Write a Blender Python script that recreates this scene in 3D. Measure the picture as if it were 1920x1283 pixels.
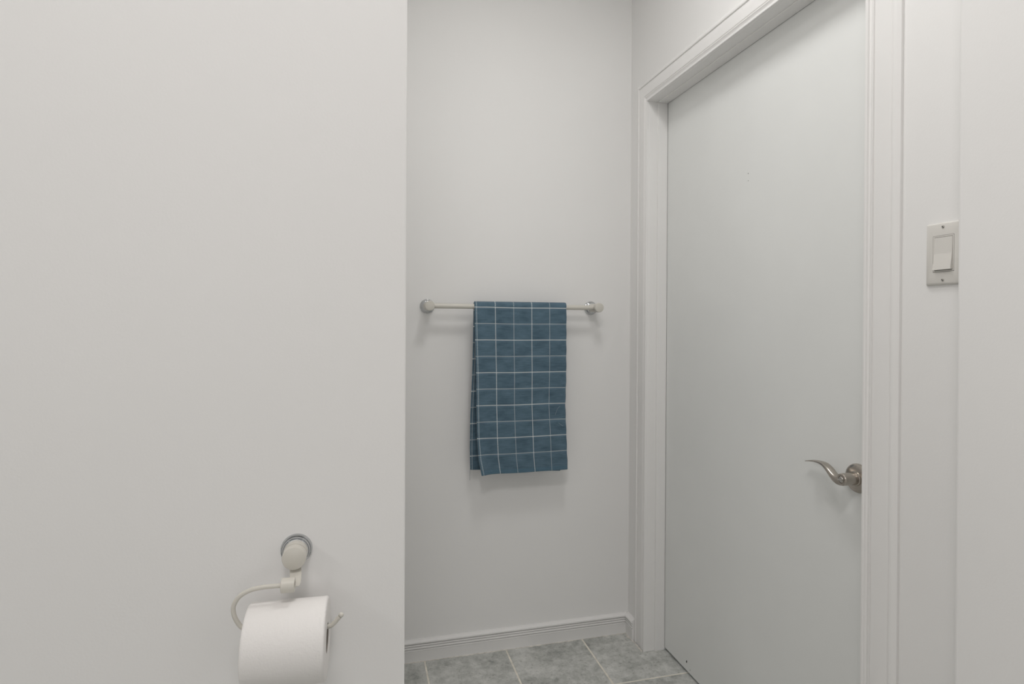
import bpy, bmesh, math, random
from mathutils import Vector, Matrix
random.seed(7)
S = bpy.context.scene
COL = S.collection
for o in list(bpy.data.objects):
    bpy.data.objects.remove(o, do_unlink=True)

# ------------------------------------------------------------------ camera
FPX, YAW, PIT, ROLL, PY, CAMH = 1103.5, math.radians(14.57), math.radians(.273), math.radians(.295), 608.6, 1.2286
FW = Vector((math.sin(YAW)*math.cos(PIT), math.cos(YAW)*math.cos(PIT), -math.sin(PIT)))
R0 = Vector((math.cos(YAW), -math.sin(YAW), 0)); U0 = R0.cross(FW)
RT = R0*math.cos(ROLL) + U0*math.sin(ROLL); UP = U0*math.cos(ROLL) - R0*math.sin(ROLL)
CP = Vector((0, 0, CAMH))
cam = bpy.data.cameras.new('camera'); camo = bpy.data.objects.new('camera', cam); COL.objects.link(camo)
cam.sensor_fit = 'HORIZONTAL'; cam.sensor_width = 36; cam.lens = FPX/1920*36
cam.shift_y = -(641.5-PY)/1920; cam.clip_start = .01
m = Matrix.Identity(4)
for i in range(3):
    m[i][0], m[i][1], m[i][2], m[i][3] = RT[i], UP[i], -FW[i], CP[i]
camo.matrix_world = m
S.camera = camo
def ray(x, y): return FW + RT*((x-960)/FPX) + UP*((PY-y)/FPX)
def ony(x, y, Y): d = ray(x, y); return CP + d*(Y/d.y)
def onx(x, y, X): d = ray(x, y); return CP + d*(X/d.x)

# ------------------------------------------------------------------ view, world, lamps
S.view_settings.view_transform = 'Standard'; S.view_settings.look = 'None'
S.view_settings.gamma = 1; S.view_settings.use_curve_mapping = False
S.view_settings.exposure = 0.0
W = bpy.data.worlds.new('world'); S.world = W; W.use_nodes = True
W.node_tree.nodes['Background'].inputs[0].default_value = (.8, .9, 1, 1)
W.node_tree.nodes['Background'].inputs[1].default_value = .3
FILL_LAMP = (-.08, -.06)      # unseen ceiling lamp, added as fill for the near walls and passage
HALL_LAMP = (.50, 1.10)       # flush ceiling lamp in front of the door
FILL_W, HALL_W, FILL_PANE_E, SIDE_FILL_W = 9.8, 5.5, 1.25, 3.5
CEIL = 2.70
def lamp_light(name, parent, kind, energy, loc, size, color, rot=(0, 0, 0), size_y=None):
    l = bpy.data.lights.new(name, kind); l.energy = energy; l.color = color
    if kind == 'AREA':
        l.shape = 'RECTANGLE' if size_y else 'DISK'; l.size = size
        if size_y: l.size_y = size_y
    else:
        l.shadow_soft_size = size
    o = bpy.data.objects.new(name, l); COL.objects.link(o); o.parent = parent
    o.location = loc; o.rotation_euler = rot
    return o

# ------------------------------------------------------------------ key measures (metres)
YB = 2.141      # back wall face
XD = 1.040      # door wall face
YL = .972       # near face of the left wall block
XL = .0742      # its end
XR, YR = .975, .7725   # projecting wall on the right
XF, YF = -1.7, -4.6   # far left and front walls
DOOR_X = 1.1144
YJ0, YJ1 = 1.017, 1.9905   # opening between the jamb faces
ZJ = 2.049

# ------------------------------------------------------------------ helpers
def link(name, me, mat=None, parent=None, smooth=False):
    o = bpy.data.objects.new(name, me); COL.objects.link(o)
    if mat: me.materials.append(mat)
    if parent: o.parent = parent
    if smooth:
        for p in me.polygons: p.use_smooth = True
    return o
def obj(name, bm, mat=None, parent=None, smooth=False, recalc=True):
    if recalc: bmesh.ops.recalc_face_normals(bm, faces=bm.faces)
    me = bpy.data.meshes.new(name); bm.to_mesh(me); bm.free()
    return link(name, me, mat, parent, smooth)
def empty(name, loc=(0, 0, 0)):
    o = bpy.data.objects.new(name, None); COL.objects.link(o); o.location = loc; o.empty_display_size = .05
    return o
def tag(o, label=None, cat=None, group=None, kind=None):
    if label: o['label'] = label
    if cat: o['category'] = cat
    if group: o['group'] = group
    if kind: o['kind'] = kind
    return o
def keep(o, parent):          # parent without moving: parents here are unrotated Empties or sit at the origin
    o.parent = parent
    o.matrix_parent_inverse = Matrix.Translation(-Vector(parent.location))
    return o
def box(bm, x0, x1, y0, y1, z0, z1):
    v = [bm.verts.new((x, y, z)) for x in (x0, x1) for y in (y0, y1) for z in (z0, z1)]
    for f in ((0, 1, 3, 2), (4, 6, 7, 5), (0, 4, 5, 1), (2, 3, 7, 6), (0, 2, 6, 4), (1, 5, 7, 3)):
        bm.faces.new([v[i] for i in f])
    return v
def bevel(bm, off, seg=2, sel=None):
    es = [e for e in bm.edges if sel is None or sel(e)]
    bmesh.ops.bevel(bm, geom=es, offset=off, segments=seg, profile=.5, affect='EDGES')
def sharp(o, ang=35):
    me = o.data
    for p in me.polygons: p.use_smooth = True
    me.set_sharp_from_angle(angle=math.radians(ang))
    return o
def sweep(prof, start, end):
    """prof: list of (u,t); start/end map (u,t) to a point; open profile is closed along the wall"""
    bm = bmesh.new()
    a = [bm.verts.new(start(u, t)) for u, t in prof]; b = [bm.verts.new(end(u, t)) for u, t in prof]
    n = len(prof)
    for i in range(n):
        j = (i+1) % n
        bm.faces.new((a[i], a[j], b[j], b[i]))
    bm.faces.new(a); bm.faces.new(b[::-1])
    return bm
def lathe(bm, prof, origin, axis, seg=48):
    """prof: list of (distance along axis, radius)"""
    axis = Vector(axis).normalized(); h = Vector((0, 0, 1)) if abs(axis.z) < .9 else Vector((1, 0, 0))
    e1 = axis.cross(h).normalized(); e2 = axis.cross(e1)
    o = Vector(origin); rings = []
    for d, r in prof:
        if r < 1e-6: rings.append([bm.verts.new(o+axis*d)])
        else: rings.append([bm.verts.new(o+axis*d+(e1*math.cos(2*math.pi*k/seg)+e2*math.sin(2*math.pi*k/seg))*r) for k in range(seg)])
    for A, B in zip(rings, rings[1:]):
        for k in range(seg):
            q = (k+1) % seg
            f = [A[k % len(A)], A[q % len(A)], B[q % len(B)], B[k % len(B)]]
            f2 = []
            for v in f:
                if v not in f2: f2.append(v)
            if len(f2) > 2: bm.faces.new(f2)
    return bm
def catmull(P, n):
    P = [Vector(p) for p in P]; out = []
    Q = [P[0]*2-P[1]] + P + [P[-1]*2-P[-2]]
    for i in range(1, len(Q)-2):
        for k in range(n):
            t = k/n; a, b, c, d = Q[i-1:i+3]
            out.append(.5*((2*b)+(c-a)*t+(2*a-5*b+4*c-d)*t*t+(3*b-a-3*c+d)*t**3))
    out.append(P[-1]); return out
def tube(bm, P, R, seg=16, caps=True):
    P = [Vector(p) for p in P]; N = len(P)
    R = R if isinstance(R, (list, tuple)) else [R]*N
    rings = []; prev = None
    for i in range(N):
        t = (P[min(i+1, N-1)]-P[max(i-1, 0)]).normalized()
        if prev is None:
            h = Vector((0, 1, 0)) if abs(t.y) < .9 else Vector((1, 0, 0)); n = t.cross(h).normalized()
        else: n = (prev - t*prev.dot(t)).normalized()
        prev = n; b = t.cross(n)
        rings.append([bm.verts.new(P[i]+(n*math.cos(2*math.pi*k/seg)+b*math.sin(2*math.pi*k/seg))*R[i]) for k in range(seg)])
    for A, B in zip(rings, rings[1:]):
        for k in range(seg):
            q = (k+1) % seg; bm.faces.new((A[k], A[q], B[q], B[k]))
    if caps: bm.faces.new(rings[0]); bm.faces.new(rings[-1])
    return bm
def interp(T, x):
    if x <= T[0][0]: return T[0][1]
    for (a, u), (b, v) in zip(T, T[1:]):
        if x <= b: return u+(v-u)*(x-a)/(b-a)
    return T[-1][1]

# ------------------------------------------------------------------ materials
def mat(name, base, rough=.5, metal=0, var=0, vscale=3, bump=0, bscale=300, spec=.5, var2=None, detail=3):
    M = bpy.data.materials.new(name); M.use_nodes = True; nt = M.node_tree; b = nt.nodes['Principled BSDF']
    b.inputs['Base Color'].default_value = (*base, 1); b.inputs['Roughness'].default_value = rough
    b.inputs['Metallic'].default_value = metal; b.inputs['Specular IOR Level'].default_value = spec
    geo = nt.nodes.new('ShaderNodeNewGeometry')
    if var:
        n = nt.nodes.new('ShaderNodeTexNoise'); n.inputs['Scale'].default_value = vscale; n.inputs['Detail'].default_value = detail
        nt.links.new(geo.outputs['Position'], n.inputs['Vector'])
        r = nt.nodes.new('ShaderNodeValToRGB')
        lo = var2 or tuple(c*(1-var) for c in base); hi = tuple(min(1, c*(1+var)) for c in base)
        r.color_ramp.elements[0].color = (*lo, 1); r.color_ramp.elements[1].color = (*hi, 1)
        r.color_ramp.elements[0].position = .3; r.color_ramp.elements[1].position = .7
        nt.links.new(n.outputs['Fac'], r.inputs['Fac']); nt.links.new(r.outputs['Color'], b.inputs['Base Color'])
    if bump:
        n = nt.nodes.new('ShaderNodeTexNoise'); n.inputs['Scale'].default_value = bscale; n.inputs['Detail'].default_value = 2
        nt.links.new(geo.outputs['Position'], n.inputs['Vector'])
        bp = nt.nodes.new('ShaderNodeBump'); bp.inputs['Strength'].default_value = bump; bp.inputs['Distance'].default_value = .001
        nt.links.new(n.outputs['Fac'], bp.inputs['Height']); nt.links.new(bp.outputs['Normal'], b.inputs['Normal'])
    return M
M_wall = mat('wall_paint', (.885, .878, .866), .75, var=.008, vscale=2, bump=.12, bscale=260, spec=.25)
M_ceil = mat('ceiling_paint', (.85, .84, .82), .9, bump=.1, bscale=200, spec=.2)
M_trim = mat('trim_paint', (.885, .875, .862), .45, var=.01, vscale=6, bump=.05, bscale=180, spec=.4)
M_door = mat('door_paint', (.85, .86, .845), .42, var=.012, vscale=5, bump=.06, bscale=140, spec=.4)
M_grout = mat('grout', (.86, .82, .73), .9, var=.12, vscale=40, bump=.4, bscale=500)
M_cream = mat('cream_enamel', (.67, .645, .585), .28, spec=.5)
M_chrome = mat('chrome', (.58, .59, .60), .10, metal=1)
M_nickel = mat('satin_nickel', (.50, .46, .415), .27, metal=1, bump=.04, bscale=600)
M_plate = mat('switch_plastic', (.74, .72, .68), .35, spec=.5)
M_dark = mat('dark_gap', (.03, .028, .025), .8)
M_screw = mat('screw_metal', (.55, .53, .5), .35, metal=1)
M_paper = mat('tissue_paper', (.86, .84, .82), .95, spec=.1)
M_card = mat('cardboard_core', (.30, .27, .24), .9)
M_lint = mat('pale_lint', (.35, .42, .46), .9)
M_thread = mat('blue_thread', (.05, .08, .11), .9)
M_caulk = mat('old_caulk', (.72, .69, .64), .7, var=.15, vscale=60)
M_shade = mat('opal_glass', (.9, .9, .88), .3)
def emission(name, col, e):
    M = bpy.data.materials.new(name); M.use_nodes = True; b = M.node_tree.nodes['Principled BSDF']
    b.inputs['Base Color'].default_value = (.9, .9, .9, 1)
    b.inputs['Emission Color'].default_value = (*col, 1); b.inputs['Emission Strength'].default_value = e
    return M
M_fill_pane = emission('added_fill_pane', (1, 1, 1), FILL_PANE_E)  # glow of the pane added behind the camera as frontal fill
M_lampglow = emission('lit_opal_glass', (1, .96, .9), 2.0)

class NT:
    """tiny helper for math node chains"""
    def __init__(s, M): s.nt = M.node_tree
    def m(s, op, a, b=None, c=None):
        n = s.nt.nodes.new('ShaderNodeMath'); n.operation = op
        for i, v in enumerate((a, b, c)):
            if v is None: continue
            if isinstance(v, (int, float)): n.inputs[i].default_value = v
            else: s.nt.links.new(v, n.inputs[i])
        return n.outputs[0]
    def mix(s, f, a, b):
        n = s.nt.nodes.new('ShaderNodeMix'); n.data_type = 'RGBA'
        for sock, v in ((n.inputs[0], f), (n.inputs[6], a), (n.inputs[7], b)):
            if isinstance(v, (int, float)): sock.default_value = v
            elif isinstance(v, tuple): sock.default_value = (*v, 1)
            else: s.nt.links.new(v, sock)
        return n.outputs[2]
    def noise(s, vec, scale, detail=3, rough=.5):
        n = s.nt.nodes.new('ShaderNodeTexNoise'); n.inputs['Scale'].default_value = scale
        n.inputs['Detail'].default_value = detail; n.inputs['Roughness'].default_value = rough
        s.nt.links.new(vec, n.inputs['Vector']); return n.outputs['Fac']
    def xyz(s, x, y, z):
        n = s.nt.nodes.new('ShaderNodeCombineXYZ')
        for i, v in enumerate((x, y, z)):
            if isinstance(v, (int, float)): n.inputs[i].default_value = v
            else: s.nt.links.new(v, n.inputs[i])
        return n.outputs[0]
    def bump(s, h, strength, dist):
        n = s.nt.nodes.new('ShaderNodeBump'); n.inputs['Strength'].default_value = strength; n.inputs['Distance'].default_value = dist
        s.nt.links.new(h, n.inputs['Height']); return n.outputs['Normal']
    def ramp(s, f, stops):
        n = s.nt.nodes.new('ShaderNodeValToRGB'); e = n.color_ramp.elements
        while len(e) < len(stops): e.new(.5)
        for el, (p, c) in zip(e, stops): el.position = p; el.color = (*c, 1)
        s.nt.links.new(f, n.inputs['Fac']); return n.outputs['Color']

def stone_material():
    M = bpy.data.materials.new('grey_stone_tile'); M.use_nodes = True; h = NT(M); nt = M.node_tree; b = nt.nodes['Principled BSDF']
    g = nt.nodes.new('ShaderNodeNewGeometry').outputs['Position']
    oi = nt.nodes.new('ShaderNodeObjectInfo').outputs['Random']
    sx = nt.nodes.new('ShaderNodeSeparateXYZ'); nt.links.new(g, sx.inputs[0])
    v = h.xyz(sx.outputs[0], sx.outputs[1], h.m('MULTIPLY', oi, 20))
    n1 = h.noise(v, 9, 6, .62); n2 = h.noise(v, 38, 5, .65); n3 = h.noise(v, 120, 3, .6)
    f = h.m('ADD', h.m('MULTIPLY', n1, .55), h.m('ADD', h.m('MULTIPLY', n2, .35), h.m('MULTIPLY', n3, .12)))
    c = h.ramp(f, [(.36, (.29, .30, .285)), (.47, (.49, .50, .475)), (.56, (.63, .635, .61)), (.66, (.80, .80, .775))])
    d = h.ramp(n3, [(.30, (.55, .55, .52)), (.40, (1, 1, 1))])
    mm = nt.nodes.new('ShaderNodeMix'); mm.data_type = 'RGBA'; mm.blend_type = 'MULTIPLY'; mm.inputs[0].default_value = .6
    nt.links.new(c, mm.inputs[6]); nt.links.new(d, mm.inputs[7]); nt.links.new(mm.outputs[2], b.inputs['Base Color'])
    b.inputs['Roughness'].default_value = .42
    nt.links.new(h.bump(f, .35, .002), b.inputs['Normal'])
    return M
M_tile = stone_material()

TOWEL_W, STEP_U, STEP_V = .338, .0667, .0585
def towel_material():
    M = bpy.data.materials.new('blue_check_terry'); M.use_nodes = True; h = NT(M); nt = M.node_tree; b = nt.nodes['Principled BSDF']
    uv = nt.nodes.new('ShaderNodeUVMap'); sx = nt.nodes.new('ShaderNodeSeparateXYZ'); nt.links.new(uv.outputs[0], sx.inputs[0])
    u, v = sx.outputs[0], sx.outputs[1]
    uvv = h.xyz(u, v, 0)
    def lines(c, off, step, w):
        # distance from nearest line, and parity of that line
        k = h.m('DIVIDE', h.m('SUBTRACT', c, off), step)
        r = h.m('ROUND', k); d = h.m('MULTIPLY', h.m('ABSOLUTE', h.m('SUBTRACT', k, r)), step)
        par = h.m('MODULO', h.m('ABSOLUTE', r), 2)
        return h.m('LESS_THAN', d, w), par, h.m('MULTIPLY', h.m('SUBTRACT', k, r), step)
    def dash(c, per, duty):
        return h.m('LESS_THAN', h.m('FRACT', h.m('DIVIDE', c, per)), duty)
    lh, ph, sdh = lines(v, .0712, STEP_V, .0016)
    lv, pv, sdv = lines(u, .0735, STEP_U, .0014)
    ph_s = h.m('ADD', h.m('MULTIPLY', ph, .45), .55)                         # odd rows are stronger
    pv_s = h.m('SUBTRACT', 1, h.m('MULTIPLY', pv, .50))
    dh = h.m('MULTIPLY', h.m('MULTIPLY', h.m('MULTIPLY', lh, h.m('GREATER_THAN', v, .04)), dash(u, .0040, .68)), ph_s)
    dv = h.m('MULTIPLY', h.m('MULTIPLY', lv, dash(v, .0052, .60)), pv_s)
    stripe = h.m('MAXIMUM', dh, dv)
    n1 = h.noise(h.xyz(h.m('MULTIPLY', u, 30), h.m('MULTIPLY', v, 220), 0), 1, 4, .6)
    n2 = h.noise(uvv, 900, 2, .6); n3 = h.noise(h.xyz(h.m('MULTIPLY', u, .5), v, 0), 30, 3, .5)
    f = h.m('ADD', h.m('MULTIPLY', n1, .26), h.m('ADD', h.m('MULTIPLY', n2, .42), h.m('MULTIPLY', n3, .32)))
    base = h.ramp(f, [(.36, (.048, .090, .128)), (.5, (.092, .158, .212)), (.64, (.135, .220, .282))])
    under = h.m('MULTIPLY', h.m('GREATER_THAN', v, .04), h.m('LESS_THAN', h.m('ABSOLUTE', h.m('ADD', sdh, .0052)), .0011))  # paler thread under each row
    base = h.mix(h.m('MULTIPLY', under, .45), base, (.17, .26, .33))
    hem = h.m('MULTIPLY', h.m('MULTIPLY', h.m('LESS_THAN', u, .0085), h.m('GREATER_THAN', u, .003)), h.m('LESS_THAN', v, .61))
    base = h.mix(h.m('MULTIPLY', hem, h.m('ADD', h.m('MULTIPLY', dash(v, .0062, .5), .28), .10)), base, (.24, .34, .40))
    bh = h.m('LESS_THAN', v, .016)
    base = h.mix(h.m('MULTIPLY', bh, .5), base, (.085, .18, .25))
    col = h.mix(h.m('MULTIPLY', stripe, .95), base, (.80, .84, .84))
    nt.links.new(col, b.inputs['Base Color'])
    b.inputs['Roughness'].default_value = 1; b.inputs['Specular IOR Level'].default_value = .1
    b.inputs['Sheen Weight'].default_value = .25; b.inputs['Sheen Roughness'].default_value = .6
    hh = h.m('ADD', h.m('ADD', h.m('MULTIPLY', n2, .6), h.m('MULTIPLY', n1, .3)), h.m('MULTIPLY', h.m('MAXIMUM', lh, lv), -.5))
    nt.links.new(h.bump(hh, .7, .002), b.inputs['Normal'])
    return M
M_towel = towel_material()

def paper_material():
    M = M_paper; h = NT(M); nt = M.node_tree; b = nt.nodes['Principled BSDF']
    tc = nt.nodes.new('ShaderNodeTexCoord').outputs['UV']
    vo = nt.nodes.new('ShaderNodeTexVoronoi'); vo.inputs['Scale'].default_value = 420; nt.links.new(tc, vo.inputs['Vector'])
    v2 = nt.nodes.new('ShaderNodeTexVoronoi'); v2.inputs['Scale'].default_value = 30; nt.links.new(tc, v2.inputs['Vector'])
    rings = h.m('SINE', h.m('MULTIPLY', v2.outputs['Distance'], 26))
    f = h.m('ADD', h.m('MULTIPLY', vo.outputs['Distance'], .5), h.m('MULTIPLY', rings, .12))
    nt.links.new(h.bump(f, .35, .0012), b.inputs['Normal'])
paper_material()

# ================================================================== SETTING
def struct(name, bm, mt, label, cat, parent=None):
    o = obj(name, bm, mt, parent)
    if not parent: tag(o, label, cat, kind='structure')
    return o
T = .12
bm = bmesh.new(); box(bm, XL-.3, XD+T, YB, YB+T, 0, CEIL)
struct('wall_back', bm, M_wall, 'off-white painted wall behind the towel bar', 'wall')
bm = bmesh.new(); box(bm, XF-T, XL, YL, YB+.01, 0, CEIL)
bevel(bm, .003, 2, lambda e: abs(e.verts[0].co.z-e.verts[1].co.z) > 1)
struct('wall_left', bm, M_wall, 'off-white painted wall that carries the toilet paper holder', 'wall')
# door wall with its opening
bm = bmesh.new()
JT = .018
box(bm, XD, XD+T, YR-.10, YJ0-JT, 0, CEIL); box(bm, XD, XD+T, YJ1+JT, YB+.01, 0, CEIL); box(bm, XD, XD+T, YJ0-JT, YJ1+JT, ZJ+JT, CEIL)
struct('wall_right', bm, M_wall, 'off-white painted wall around the door', 'wall')
bm = bmesh.new(); box(bm, XR, XD+T, YF-T, YR, 0, CEIL)
bevel(bm, .006, 3, lambda e: abs(e.verts[0].co.z-e.verts[1].co.z) > 1)
struct('wall_side', bm, M_wall, 'off-white projecting wall beside the light switch', 'wall')
bm = bmesh.new(); box(bm, XF-T, XF, YF-T, YL+.01, 0, CEIL)
struct('wall_far_left', bm, M_wall, 'off-white bathroom wall opposite the projecting wall', 'wall')
# front wall (behind the photographer) with a glowing pane added for fill light
WX0, WX1, WZ0, WZ1 = -1.45, .80, .25, 2.25
bm = bmesh.new()
box(bm, XF-T, WX0, YF-T, YF, 0, CEIL); box(bm, WX1, XR+.01, YF-T, YF, 0, CEIL)
box(bm, WX0, WX1, YF-T, YF, 0, WZ0); box(bm, WX0, WX1, YF-T, YF, WZ1, CEIL)
struct('wall_front', bm, M_wall, 'off-white bathroom wall with an added fill pane', 'wall')
bm = bmesh.new(); box(bm, WX0, WX1, YF-.07, YF-.06, WZ0, WZ1)
fill_pane = struct('fill_pane_1', bm, M_fill_pane, 'added glowing fill pane in the unseen bathroom wall', 'fill light')
bm = bmesh.new()
for a in ((WX0-.05, WX0+.03, WZ0-.05, WZ1+.05), (WX1-.03, WX1+.05, WZ0-.05, WZ1+.05), (WX0, WX1, WZ0-.05, WZ0+.03), (WX0, WX1, WZ1-.03, WZ1+.05)):
    box(bm, a[0], a[1], YF-.06, YF+.015, a[2], a[3])
obj('fill_pane_frame', bm, M_trim, fill_pane)
bm = bmesh.new(); box(bm, XF-T, XD+T, YF-T, YB+T, CEIL, CEIL+.1)
struct('ceiling', bm, M_ceil, 'white painted ceiling', 'ceiling')

# floor: grout slab, one object per tile
bm = bmesh.new(); box(bm, XF-T, XD+T+.03, YF-T, YB+T, -.06, -.0015)
floor = struct('floor', bm, M_grout, 'grey stone-look floor tiles with pale grout', 'floor')
GX, GY, TS, GW = .2345, 1.8385, .3032, .0065
def tile_mesh(w, d):
    bm = bmesh.new(); e, zt, zb, b = GW/2, 0, -.008, .0015
    lo = [bm.verts.new((x, y, zb)) for x, y in ((e, e), (w-e, e), (w-e, d-e), (e, d-e))]
    md = [bm.verts.new((x, y, zt-b)) for x, y in ((e, e), (w-e, e), (w-e, d-e), (e, d-e))]
    tp = [bm.verts.new((x, y, zt)) for x, y in ((e+b, e+b), (w-e-b, e+b), (w-e-b, d-e-b), (e+b, d-e-b))]
    for A, B in ((lo, md), (md, tp)):
        for k in range(4): bm.faces.new((A[k], A[(k+1) % 4], B[(k+1) % 4], B[k]))
    bm.faces.new(tp); bmesh.ops.recalc_face_normals(bm, faces=bm.faces)
    me = bpy.data.meshes.new('tile'); bm.to_mesh(me); bm.free(); me.materials.append(M_tile); return me
cache = {}
for i in range(-7, 4):
    for j in range(-22, 2):
        x0, y0 = GX+i*TS, GY+j*TS; x1, y1 = x0+TS, y0+TS
        x0 = max(x0, XF); y0 = max(y0, YF); y1 = min(y1, YB); x1 = min(x1, XD+T if y1 > .9 else XR+.02)
        if y0 > YL: x0 = max(x0, XL)
        if x1-x0 < .02 or y1-y0 < .02 or (y0 > YL-.2 and y1 > YL and x1 < XL+.01): continue
        k = (round(x1-x0, 4), round(y1-y0, 4))
        if k not in cache: cache[k] = tile_mesh(*k)
        o = bpy.data.objects.new('tile', cache[k]); COL.objects.link(o); o.location = (x0, y0, 0); o.parent = floor

# ---- baseboards
BB = [(0, 0), (0, .0115), (.0400, .0115), (.0425, .0125), (.0435, .0118), (.0445, .0075), (.0460, .0080), (.0480, .0125), (.0500, .0132), (.0535, .0125), (.0550, .0078),
      (.0565, .0085), (.0580, .0128), (.0600, .0132), (.0620, .0118), (.0632, .0075), (.0648, .0090), (.0665, .0140), (.0700, .0152), (.0735, .0142), (.0765, .0105), (.0785, .0055), (.0788, 0)]
def baseboard(name, start, end, label):
    o = obj(name, sweep(BB, start, end), M_trim); tag(o, label, 'baseboard', kind='structure'); sharp(o, 25); return o
bb_back = baseboard('baseboard_back', lambda u, t: (XL+t, YB-t, u), lambda u, t: (XD-t-.006, YB-t, u), 'white ridged baseboard under the towel')
YC1 = YJ1+.0005+.082      # far casing outer edge
bb_right = baseboard('baseboard_right', lambda u, t: (XD-t-(.006 if t else 0), YB-t, u), lambda u, t: (XD-t-(.006 if t else 0), YC1, u), 'short white ridged baseboard between corner and door casing')
baseboard('baseboard_left', lambda u, t: (XL+t, YB-t, u), lambda u, t: (XL+t, YL-t, u), 'white ridged baseboard along the side of the left wall')
baseboard('baseboard_front', lambda u, t: (XL+t, YL-t, u), lambda u, t: (XF, YL-t, u), 'white ridged baseboard under the toilet paper holder')
baseboard('baseboard_side', lambda u, t: (XR-t, YF, u), lambda u, t: (XR-t, YR, u), 'white ridged baseboard on the projecting wall')
def drips(parent, pts, n, amp):
    """ragged dried caulk where the baseboard meets the tiles"""
    bm = bmesh.new(); (ax, ay), (bx_, by_) = pts; L = math.hypot(bx_-ax, by_-ay)
    dx, dy = (bx_-ax)/L, (by_-ay)/L; nx, ny = dy, -dx
    if (nx, ny) and nx*(-1)+ny*(-1) < 0: nx, ny = -nx, -ny
    A, B, C = [], [], []
    w = 0
    for i in range(n+1):
        s = L*i/n; w = max(.0002, min(amp, w*.6+random.uniform(-.25, 1)*amp*.5))
        p = (ax+dx*s, ay+dy*s)
        A.append(bm.verts.new((p[0]-nx*.001, p[1]-ny*.001, .0035))); B.append(bm.verts.new((p[0]+nx*w*.7, p[1]+ny*w*.7, .0012+w*.2))); C.append(bm.verts.new((p[0]+nx*w, p[1]+ny*w, -.001)))
    for X, Y in ((A, B), (B, C)):
        for i in range(n): bm.faces.new((X[i], X[i+1], Y[i+1], Y[i]))
    return obj('caulk_line', bm, M_caulk, parent)
drips(bb_back, ((XL+.02, YB-.0115), (XD-.0115, YB-.0115)), 160, .0045)
drips(bb_right, ((XD-.0175, YB-.0115), (XD-.0175, YC1)), 24, .008)

# ---- door casing, jambs and stop
trim = empty('trim_1', (XD, (YJ0+YJ1)/2, 0)); tag(trim, 'white moulded door casing and jamb around the flat door', 'door frame', kind='structure')
CS = [(u, t*.66 if t > 0 else t) for u, t in [(0, -.001), (0, .0150), (.0010, .0162), (.0050, .0165), (.0062, .0150), (.0075, .0095), (.0100, .0072), (.0130, .0085), (.0165, .0125), (.0185, .0150),
      (.0205, .0150), (.0215, .0100), (.0235, .0104), (.0250, .0135), (.0300, .0140), (.0450, .0135), (.0560, .0135), (.0620, .0125), (.0640, .0100), (.0658, .0100),
      (.0668, .0155), (.0690, .0168), (.0740, .0160), (.0785, .0130), (.0820, .0085), (.0820, -.001)]]
y0c, y1c, zc = YJ0-.0005, YJ1+.0005, ZJ+.0005
def cas(name, st, en):
    o = obj(name, sweep(CS, st, en), M_trim); keep(o, trim); sharp(o, 28); return o
far = cas('side_casing', lambda u, t: (XD-t, y1c+u, 0), lambda u, t: (XD-t, y1c+u, zc+u))
near = cas('side_casing', lambda u, t: (XD-t, y0c-u, 0), lambda u, t: (XD-t, y0c-u, zc+u))
cas('head_casing', lambda u, t: (XD-t, y0c-u, zc+u), lambda u, t: (XD-t, y1c+u, zc+u))
o = drips(trim, ((XD-.0145, YC1), (XD-.0145, y1c)), 26, .006); keep(o, trim)
def jbox(name, *a):
    bm = bmesh.new(); box(bm, *a); bevel(bm, .0012, 2); o = obj(name, bm, M_trim); keep(o, trim); return o
XJ0 = XD+.0005
jbox('side_jamb', XJ0, XD+T, YJ1, YJ1+JT-.001, 0, ZJ+JT-.001)
jbox('side_jamb', XJ0, XD+T, YJ0-JT+.001, YJ0, 0, ZJ+JT-.001)
jbox('head_jamb', XJ0, XD+T, YJ0, YJ1, ZJ, ZJ+JT-.001)
XS0 = XD+.034
jbox('door_stop', XS0, DOOR_X-.0015, YJ1-.0052, YJ1+.0005, 0, ZJ)
jbox('door_stop', XS0, DOOR_X-.0015, YJ0-.0005, YJ0+.0075, 0, ZJ)
jbox('door_stop', XS0, DOOR_X-.0015, YJ0+.0075, YJ1-.0052, ZJ-.0034, ZJ+.0005)

# ---- door
door = empty('door_1', (DOOR_X+.018, (YJ0+YJ1)/2, 0)); tag(door, 'plain flat white door with a wavy lever handle', 'door', kind='structure')
bm = bmesh.new(); box(bm, DOOR_X, DOOR_X+.035, YJ0+.0025, YJ1-.0025, .010, ZJ-.0016); bevel(bm, .0008, 1)
leaf = obj('door_leaf', bm, M_door); keep(leaf, door)
# dark chips and pin holes in the paint
def chip(px, py, r1, r2, rot):
    p = onx(px, py, DOOR_X); bm = bmesh.new(); n = 9
    c = bm.verts.new((DOOR_X-.0003, p.y, p.z)); rim = []
    for k in range(n):
        a = 2*math.pi*k/n; q = random.uniform(.75, 1.2)
        u, v = math.cos(a)*r1*q, math.sin(a)*r2*q
        rim.append(bm.verts.new((DOOR_X-.0001, p.y+u*math.cos(rot)-v*math.sin(rot), p.z+u*math.sin(rot)+v*math.cos(rot))))
    for k in range(n): bm.faces.new((c, rim[k], rim[(k+1) % n]))
    o = obj('paint_chip', bm, M_dark); keep(o, door)
chip(1287.5, 1241, .0028, .0062, .5); chip(1294, 1257, .001, .0028, .3); chip(1403, 325.5, .0016, .0016, 0); chip(1403, 339, .0014, .0014, 0)

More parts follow.
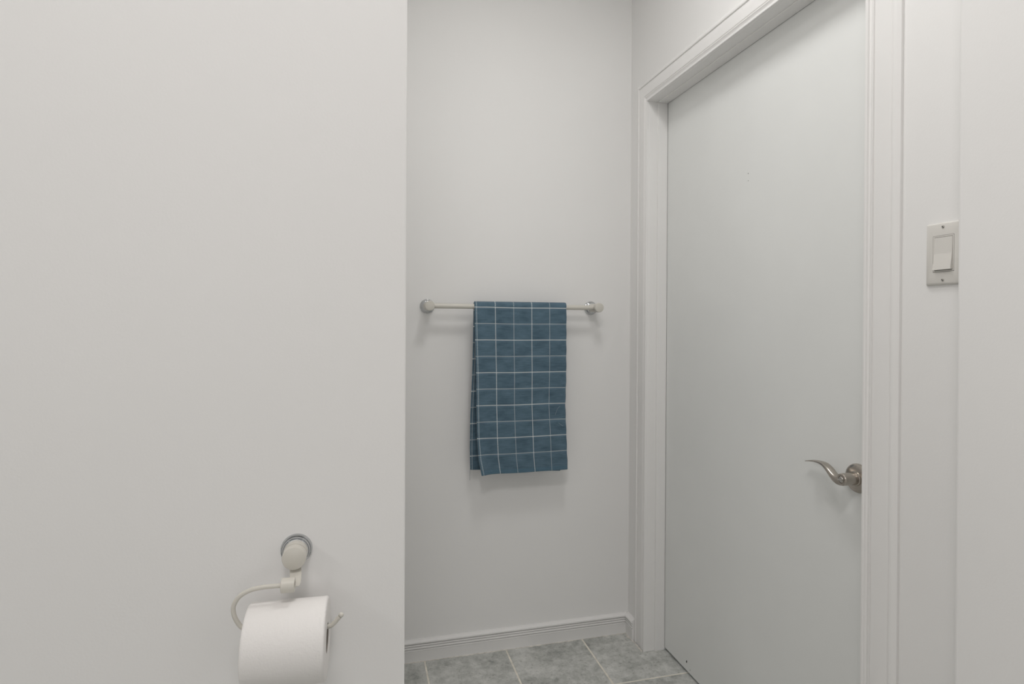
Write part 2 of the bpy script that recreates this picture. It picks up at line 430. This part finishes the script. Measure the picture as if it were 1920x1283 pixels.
# lever handle
HC = Vector((DOOR_X, 1.1075, .8722)); HX = 1.067
LP = [(1577.5, 899.5, .0280), (1571, 901.0, .0250), (1564.5, 899.0, .0190), (1557.5, 891.5, .0140), (1549.2, 880.5, .0115), (1539.5, 871.8, .0088), (1527.5, 867.0, .0060), (1513.5, 864.8, .0040), (1501.5, 865.0, .0026)]
pts = [onx(a, b, HX) for a, b, c in LP]; pts[0] = Vector((HX, HC.y, HC.z))
path = catmull([Vector((0, p.y, p.z)) for p in pts], 6); hs = catmull([Vector((c, 0, 0)) for a, b, c in LP], 6)
N = len(path); bm = bmesh.new(); rings = []
for i, p in enumerate(path):
    t = (path[min(i+1, N-1)]-path[max(i-1, 0)]).normalized(); n = Vector((0, -t.z, t.y))
    h = hs[i].x/2; s = i/(N-1); w = .0070+.0035*math.sin(math.pi*min(1, s*1.15)) if s < .87 else .0090
    xo = HX+.0105-.004*math.sin(math.pi*s)+.010*s*s
    ring = []
    for k in range(16):
        a = 2*math.pi*k/16; ca, sa = math.cos(a), math.sin(a)
        sx_ = abs(ca)**.55*(1 if ca >= 0 else -1); sy_ = abs(sa)**.7*(1 if sa >= 0 else -1)
        ring.append(bm.verts.new(Vector((xo+sx_*w, p.y, p.z))+n*(sy_*h)))
    rings.append(ring)
for A, B in zip(rings, rings[1:]):
    for k in range(16): bm.faces.new((A[k], A[(k+1) % 16], B[(k+1) % 16], B[k]))
bm.faces.new(rings[0]); bm.faces.new(rings[-1])
lever = obj('door_handle', bm, M_nickel); keep(lever, door); sharp(lever, 45); tag(lever, 'satin nickel wave lever handle')
def hpart(name, prof, mt, org=HC, ax=(-1, 0, 0), seg=48):
    o = obj(name, lathe(bmesh.new(), prof, org, ax, seg), mt); o.parent = lever
    sharp(o, 35); return o
hpart('rosette', [(-.001, 0), (-.001, .0335), (.004, .0335), (.0075, .0320), (.0095, .0285), (.0102, .024), (.0105, .017), (.0130, .0165), (.0140, .0150), (.0140, 0)], M_nickel)
hpart('neck', [(.012, 0), (.012, .0142), (.0450, .0140), (.0478, .0136), (.0492, .0120), (.0492, .0086), (.0478, .0082), (.0478, 0)], M_nickel)
o = hpart('turn_button', [(.044, 0), (.044, .0070), (.0500, .0068), (.0512, .0056), (.0515, 0)], M_screw, seg=32)
bm = bmesh.new(); box(bm, HC.x-.0545, HC.x-.050, HC.y-.0062, HC.y+.0062, HC.z-.0016, HC.z+.0016)
bmesh.ops.rotate(bm, verts=bm.verts, cent=HC, matrix=Matrix.Rotation(math.radians(-8), 3, 'X')); bevel(bm, .0005, 1)
s = obj('turn_button', bm, M_screw); s.parent = lever
bpy.context.view_layer.update()
for c in lever.children: c.matrix_parent_inverse = lever.matrix_world.inverted()

# ================================================================== THINGS
# ---- towel bar
XPL, XPR, ZBAR = .2384, .8713, 1.2828
YBAR = YB-.064
tb = empty('towel_bar', ((XPL+XPR)/2, YB, ZBAR)); tag(tb, 'cream towel bar with round chrome-based posts on the off-white wall', 'towel bar')
ROS = [(-.001, 0), (-.001, .0265), (.0030, .0265), (.0048, .0255), (.0056, .0240), (.0078, .0238), (.0096, .0226), (.0104, .0212), (.0126, .0210), (.0142, .0198), (.0150, .0180), (.0150, 0)]
POST = [(.0140, 0), (.0140, .0150), (.0150, .0160), (.0720, .0160), (.0740, .0150), (.0740, .0146), (.0762, .0146), (.0762, 0)]
CAP = [(.0758, 0), (.0758, .0170), (.0768, .0176), (.0880, .0176), (.0910, .0166), (.0920, .0145), (.0922, 0)]
for x in (XPL, XPR):
    o = obj('rosette', lathe(bmesh.new(), ROS, (x, YB, ZBAR), (0, -1, 0)), M_chrome); keep(sharp(o, 30), tb); tag(o, 'stepped chrome wall rosette')
    p = obj('post', lathe(bmesh.new(), POST, (x, YB, ZBAR), (0, -1, 0)), M_cream); keep(sharp(p, 35), tb)
    c = obj('end_cap', lathe(bmesh.new(), CAP, (x, YB, ZBAR), (0, -1, 0)), M_cream); keep(sharp(c, 35), tb)
bm = tube(bmesh.new(), [(XPL+.008, YBAR, ZBAR), (XPR-.008, YBAR, ZBAR)], .0090, 32)
keep(sharp(obj('bar', bm, M_cream), 40), tb)

# ---- towel
YFT, YBT = YBAR-.0135, YBAR+.0135      # mid surfaces of the front and back fall
zb_f = 0.0
def edge(L, Y):
    r = [ony(a, b, Y) for a, b in L]; return sorted((p.z, p.x) for p in r)
EL = edge([(889.5, 573), (890.5, 640), (892, 700), (892.5, 760), (893.5, 820), (895.5, 860), (900.5, 889)], YFT)
ER = edge([(1062, 573), (1061.5, 640), (1061, 700), (1059.5, 760), (1062, 820), (1063.5, 880)], YFT)
BL = edge([(888, 573), (887, 640), (885.5, 700), (882, 780), (881, 840), (881.5, 882)], YBT)
zfl, zfr = ony(903, 888, YFT).z, ony(1063.5, 880, YFT).z
zbl, zbr = ony(882, 881, YBT).z, ony(1061, 882.5, YBT).z
RAR = .0135
NX, NF, NA = 48, 110, 14
bm = bmesh.new(); uvl = bm.loops.layers.uv.new('UVMap')
grid = []; uvs = {}
def front_bottom(a): return zfl+(zfr-zfl)*a - .004*math.sin(math.pi*a)*(1-a) - .0020*math.exp(-(a/.10)**2)
def towel_point(s, a):
    """s in 0..3: 0-1 front fall upward, 1-2 over the bar, 2-3 back fall downward; a across"""
    if s <= 1:
        bot = front_bottom(a)
        z = bot+(ZBAR-bot)*s
        xl, xr = interp(EL, z), interp(ER, z)+(.0006*max(0, (a-.7)/.3))*math.cos(2*math.pi*(z-bot-.0645)/STEP_V+math.pi)
        x = xl+(xr-xl)*a
        d = (1-s)
        y = YFT - .012*d*(1-a)**2 - .004*d + .0022*d*math.sin(a*7+z*9) + .0016*math.sin(a*13+z*17)*d - .010*math.exp(-(a/.06)**2)*max(0, d-.8)/.2
        return Vector((x, y, z)), (TOWEL_W*a, z-bot)
    if s <= 2:
        th = math.pi*(s-1)
        zf = ZBAR; xl, xr = interp(EL, zf), interp(ER, zf); bl = interp(BL, zf)
        k = s-1
        return Vector(((xl*(1-k)+bl*k)+((xr-xl)*a), YBAR-RAR*math.cos(th), ZBAR+(RAR+.001)*math.sin(th))), (TOWEL_W*a, ZBAR-front_bottom(a)+RAR*th)
    k = s-2; bot = zbl+(zbr-zbl)*a; z = ZBAR+(bot-ZBAR)*k
    xl = interp(BL, z); w = interp(ER, ZBAR)-interp(EL, ZBAR)
    x = xl+(w-.003*k)*a
    y = YBT + .002*k + .002*k*math.sin(a*8+z*7)
    return Vector((x, y, z)), (TOWEL_W*a, ZBAR-front_bottom(a)+RAR*math.pi+(ZBAR-z))
SS = [i/NF for i in range(NF+1)]+[1+i/NA for i in range(1, NA+1)]+[2+i/NF for i in range(1, NF+1)]
for s in SS:
    row = []
    for i in range(NX+1):
        p, uv = towel_point(s, i/NX); v = bm.verts.new(p); uvs[v] = uv; row.append(v)
    grid.append(row)
for A, B in zip(grid, grid[1:]):
    for i in range(NX):
        f = bm.faces.new((A[i], A[i+1], B[i+1], B[i]))
        for l in f.loops: l[uvl].uv = uvs[l.vert]
towel = obj('towel', bm, M_towel, recalc=False, smooth=True)
sm = towel.modifiers.new('thickness', 'SOLIDIFY'); sm.thickness = .0075; sm.offset = 0
bvm = towel.modifiers.new('soft', 'BEVEL'); bvm.width = .0025; bvm.segments = 3; bvm.limit_method = 'ANGLE'; bvm.angle_limit = math.radians(60)
tag(towel, 'dark blue checked terry towel folded over the cream towel bar', 'towel')
a, b = ony(881.5, 879, YBT), ony(881, 901, YBT)
bm = tube(bmesh.new(), catmull([a, (a+b)/2+Vector((-.0004, 0, 0)), b], 4), .0005, 6)
obj('loose_thread', bm, M_thread, towel)
fp = [ony(x, y, YFT-.0062) for x, y in ((1050, 762), (1046, 766), (1043, 772), (1041, 778))]
obj('loose_thread', tube(bmesh.new(), catmull(fp, 4), .0004, 6), M_lint, towel)
fp = [ony(x, y, YFT-.0062) for x, y in ((1047, 793), (1051, 796), (1056, 799))]
obj('loose_thread', tube(bmesh.new(), catmull(fp, 4), .0004, 6), M_lint, towel)

# ---- toilet paper holder
PX, PZ = -.0930, .8722
tp = empty('toilet_paper_holder', (PX, YL, PZ)); tag(tp, 'cream wire toilet paper holder with a stepped chrome rosette on the wall', 'paper holder')
ROS2 = [(-.001, 0), (-.001, .0236), (.0022, .0236), (.0040, .0228), (.0046, .0216), (.0042, .0210), (.0072, .0208), (.0086, .0200), (.0090, .0192), (.0086, .0188), (.0112, .0186), (.0122, .0180), (.0124, .0168), (.0124, 0)]
o = obj('rosette', lathe(bmesh.new(), ROS2, (PX, YL, PZ), (0, -1, 0), 64), M_chrome); keep(sharp(o, 25), tp); tag(o, 'stepped chrome wall rosette')
o = obj('post', lathe(bmesh.new(), [(.0090, 0), (.0090, .0176), (.0242, .0176), (.0250, .0170), (.0250, .0152), (.0278, .0152), (.0278, 0)], (PX, YL, PZ), (0, -1, 0), 64), M_cream); keep(sharp(o, 35), tp)
o = obj('end_cap', lathe(bmesh.new(), [(.0274, 0), (.0274, .0168), (.0280, .0174), (.0380, .0174), (.0402, .0168), (.0412, .0152), (.0414, 0)], (PX, YL, PZ), (0, -1, 0), 64), M_cream); keep(sharp(o, 35), tp)
TPA = math.radians(2.6); TPX = -.0975        # the wire loop and roll are swung a little off the wall's direction
def onw(x, y):
    n = Vector((math.sin(TPA), math.cos(TPA), 0)); d = ray(x, y)
    return CP + d*(n.dot(Vector((TPX, YW, 0))-CP)/n.dot(d))
def swing(x, z): return Vector((TPX+(x-TPX)*math.cos(TPA), YW-(x-TPX)*math.sin(TPA), z))
TPD = Vector((math.cos(TPA), -math.sin(TPA), 0))
YW = .908
cl, cr = onw(527.5, 1098), onw(553, 1097)
zcl = (cl.z+cr.z)/2; CLL = (cr-cl).length
o = obj('clamp', lathe(bmesh.new(), [(0, 0), (0, .0098), (.0006, .0104), (CLL-.0006, .0104), (CLL, .0098), (CLL, .0052), (CLL-.006, .0050), (CLL-.006, 0)], (cl.x, cl.y, zcl), TPD, 40), M_cream); keep(sharp(o, 35), tp)
o = obj('set_screw', lathe(bmesh.new(), [(CLL-.0062, 0), (CLL-.0062, .0042), (CLL-.0030, .0040), (CLL-.0022, .003), (CLL-.002, 0)], (cl.x, cl.y, zcl), TPD, 24), M_screw); keep(sharp(o, 35), tp)
# bracket: thin strap from the post down behind the clamp
bm = bmesh.new(); rows = []
for k in range(9):
    t = k/8; z = PZ-.006-(PZ-.006-(zcl-.006))*t; y = (YL-.020)+((cr.y+.0095)-(YL-.020))*(t**1.4)
    xc = PX+.0005+.0030*t; hw = .0088-.001*t if t < .9 else .0060
    rows.append([bm.verts.new((xc+sx_*hw, y+sy_*.0018, z)) for sx_, sy_ in ((-1, -1), (1, -1), (1, 1), (-1, 1))])
for A, B in zip(rows, rows[1:]):
    for k in range(4): bm.faces.new((A[k], A[(k+1) % 4], B[(k+1) % 4], B[k]))
bm.faces.new(rows[0]); bm.faces.new(rows[-1]); bevel(bm, .0006, 1)
keep(sharp(obj('bracket', bm, M_cream), 30), tp)
RZ, RR, RC = .7612, .0568, .0200        # roll axis height, outer and core radius
X0, X1 = -.1540, -.0428
wz = RZ+RC-.0008-.0032
wp = [Vector((cl.x, cl.y, zcl))+TPD*.002]+[onw(*q) for q in ((512, 1099.5), (490, 1102), (468, 1107.5), (449, 1119), (438.5, 1135), (438, 1150), (444, 1165), (455, 1177.5))]
wp += [swing(X0+.012, wz+.0004), swing(X0+.028, wz), swing(-.095, wz), swing(X1-.012, wz), swing(X1+.002, wz+.0005)]
wp += [onw(*q) for q in ((625, 1170), (631.5, 1163), (637, 1156.5))]
wire = catmull(wp, 6)
o = obj('wire_arm', tube(bmesh.new(), wire, .0032, 16), M_cream); keep(sharp(o, 50), tp)
tip = wire[-1]; td = (wire[-1]-wire[-3]).normalized()
o = obj('wire_tip', lathe(bmesh.new(), [(-.001, 0), (-.001, .0022), (.0006, .0022), (.0012, .0032), (.0024, .0038), (.0042, .0037), (.0058, .0026), (.0066, 0)], tip, td, 20), M_cream); keep(sharp(o, 60), tp)

# ---- toilet roll
roll = empty('toilet_paper_roll', ((X0+X1)/2, YW, RZ)); tag(roll, 'full white toilet paper roll hanging on the cream wire holder', 'toilet roll')
L = X1-X0
bm = bmesh.new(); uvl = bm.loops.layers.uv.new('UVMap')
prof = [(.0004, RC+.0008), (0, RC+.004), (.0002, RR-.012), (.0003, RR-.004), (.0010, RR-.0014), (.0026, RR-.0002), (.0050, RR)]
prof += [(L*k/12, RR) for k in range(1, 12)]
prof += [(L-.0050, RR), (L-.0026, RR-.0002), (L-.0010, RR-.0014), (L-.0003, RR-.004), (L-.0002, RR-.012), (L, RC+.004), (L-.0004, RC+.0008), (.0004, RC+.0008)]
lathe(bm, prof, swing(X0, RZ), TPD, 96)
for f in bm.faces:
    for l in f.loops:
        c = l.vert.co; q_ = (c-swing(TPX, RZ)); q_ = q_-TPD*q_.dot(TPD); r = q_.length; an = math.atan2(q_.z, -q_.y)
        l[uvl].uv = (c.x+.3, an*RR+r)
o = obj('paper', bm, M_paper); keep(sharp(o, 50), roll)
bm = lathe(bmesh.new(), [(.001, RC-.0008), (.001, RC+.0010), (L-.001, RC+.0010), (L-.001, RC-.0008), (.001, RC-.0008)], swing(X0, RZ), TPD, 48)
keep(sharp(obj('cardboard_core', bm, M_card), 50), roll)

# ---- light switch
SY, SZ, SW, SH = .8435, 1.3575, .0722, .1150
sw = empty('light_switch', (XD, SY, SZ)); tag(sw, 'white rocker light switch with a screwed plate beside the door casing', 'light switch')
def skeep(o): keep(o, sw); return o
bm = bmesh.new(); PT = .0068
OW, OH = .0335/2+.0035, .0668/2
outer = [(-SW/2, -SH/2), (SW/2, -SH/2), (SW/2, SH/2), (-SW/2, SH/2)]; inner = [(-OW, -OH), (OW, -OH), (OW, OH), (-OW, OH)]
def ringv(P, x): return [bm.verts.new((XD-x, SY+a, SZ+b)) for a, b in P]
sc = lambda P, d: [(a-math.copysign(d, a), b-math.copysign(d, b)) for a, b in P]
rg = [ringv(outer, -.0005), ringv(outer, .0008), ringv(sc(outer, .0010), .0036), ringv(sc(outer, .0026), .0058), ringv(sc(outer, .0046), PT), ringv(inner, PT), ringv(inner, -.0005)]
for A, B in zip(rg, rg[1:]):
    for k in range(4): bm.faces.new((A[k], A[(k+1) % 4], B[(k+1) % 4], B[k]))
skeep(sharp(obj('switch_plate', bm, M_plate), 40))
bm = bmesh.new(); FWD = .0018
a1, a2 = (OW-.0006, OH-.0006), (OW-.0028, OH-.0028)
q = lambda t: [(-t[0], -t[1]), (t[0], -t[1]), (t[0], t[1]), (-t[0], t[1])]
rg = [ringv(q(a1), 0), ringv(q(a1), PT+.0004), ringv(q(a2), PT+.0004), ringv(q(a2), 0)]
for A, B in zip(rg, rg[1:]):
    for k in range(4): bm.faces.new((A[k], A[(k+1) % 4], B[(k+1) % 4], B[k]))
bevel(bm, .0003, 1); skeep(obj('switch_frame', bm, M_plate))
bm = bmesh.new(); box(bm, XD-.002, XD-.0005, SY-OW, SY+OW, SZ-OH, SZ+OH); skeep(obj('switch_box', bm, M_dark))
# rocker: flat upper half, lower half tilted out of the plate
w2, h2 = a2[0]-.0005, a2[1]-.0006
prof = [(h2, .0012), (h2, PT+.0006), (0, PT+.0012), (-h2, PT+.0056), (-h2+.0004, .0012)]
bm = sweep([(u, t) for u, t in prof], lambda u, t: (XD-t, SY-w2, SZ+u), lambda u, t: (XD-t, SY+w2, SZ+u)); bevel(bm, .0004, 1)
skeep(obj('rocker', bm, M_plate))
for dz in (.0487, -.0487):
    o = obj('screw', lathe(bmesh.new(), [(0, 0), (0, .0028), (PT+.0002, .0028), (PT+.0010, .0022), (PT+.0012, 0)], (XD, SY+.001, SZ+dz), (-1, 0, 0), 24), M_screw); skeep(sharp(o, 35))
    bm = bmesh.new(); box(bm, XD-PT-.0014, XD-PT, SY+.001-.0022, SY+.001+.0022, SZ+dz-.0004, SZ+dz+.0004)
    bmesh.ops.rotate(bm, verts=bm.verts, cent=(XD, SY+.001, SZ+dz), matrix=Matrix.Rotation(math.radians(50), 3, 'X'))
    s = obj('screw_slot', bm, M_dark); bpy.context.view_layer.update(); s.parent = o; s.matrix_parent_inverse = o.matrix_world.inverted()

# ---- hall ceiling lamp, plus unseen room lamp and side bar added as fill
def hall_or_fill_lamp(x, y, watts, radius, label, tint):
    e = empty('hall_or_fill_lamp', (x, y, CEIL)); tag(e, label, 'lamp')
    o = obj('lamp_base', lathe(bmesh.new(), [(-.001, 0), (-.001, radius), (.022, radius), (.026, radius-.006), (.026, 0)], (x, y, CEIL), (0, 0, -1)), M_cream); keep(sharp(o), e)
    o = obj('lamp_shade', lathe(bmesh.new(), [(.024, radius-.012), (.034, radius-.014), (.052, radius*.8), (.064, radius*.5), (.068, 0)], (x, y, CEIL), (0, 0, -1)), M_lampglow); keep(sharp(o, 60), e)
    lamp_light('lamp_light', e, 'AREA', watts, (0, 0, -.072), radius*1.7, tint)
    return e
hall_or_fill_lamp(*FILL_LAMP, FILL_W, .26, 'added round ceiling fill lamp, unseen, over the bathroom floor', (1, .962, .955))
hall_or_fill_lamp(*HALL_LAMP, HALL_W, .20, 'round flush ceiling lamp in front of the door', (1, .99, .975))

# unseen light bar added on the far left wall to brighten the door side
VX, VY, VZ = XF, -.20, 2.05
v = empty('side_fill_bar', (VX, VY, VZ)); tag(v, 'added long opal fill light bar, unseen, on the far bathroom wall', 'lamp')
bm = bmesh.new(); box(bm, VX-.001, VX+.03, VY-.42, VY+.42, VZ-.05, VZ+.05); bevel(bm, .006, 2); keep(obj('lamp_base', bm, M_cream), v)
bm = bmesh.new(); box(bm, VX+.03, VX+.085, VY-.40, VY+.40, VZ-.045, VZ+.045); bevel(bm, .015, 3); keep(obj('lamp_shade', bm, M_lampglow), v)
lamp_light('lamp_light', v, 'AREA', SIDE_FILL_W, (.09, 0, 0), .09, (1, .985, .96), rot=(0, -math.pi/2, 0), size_y=.8)
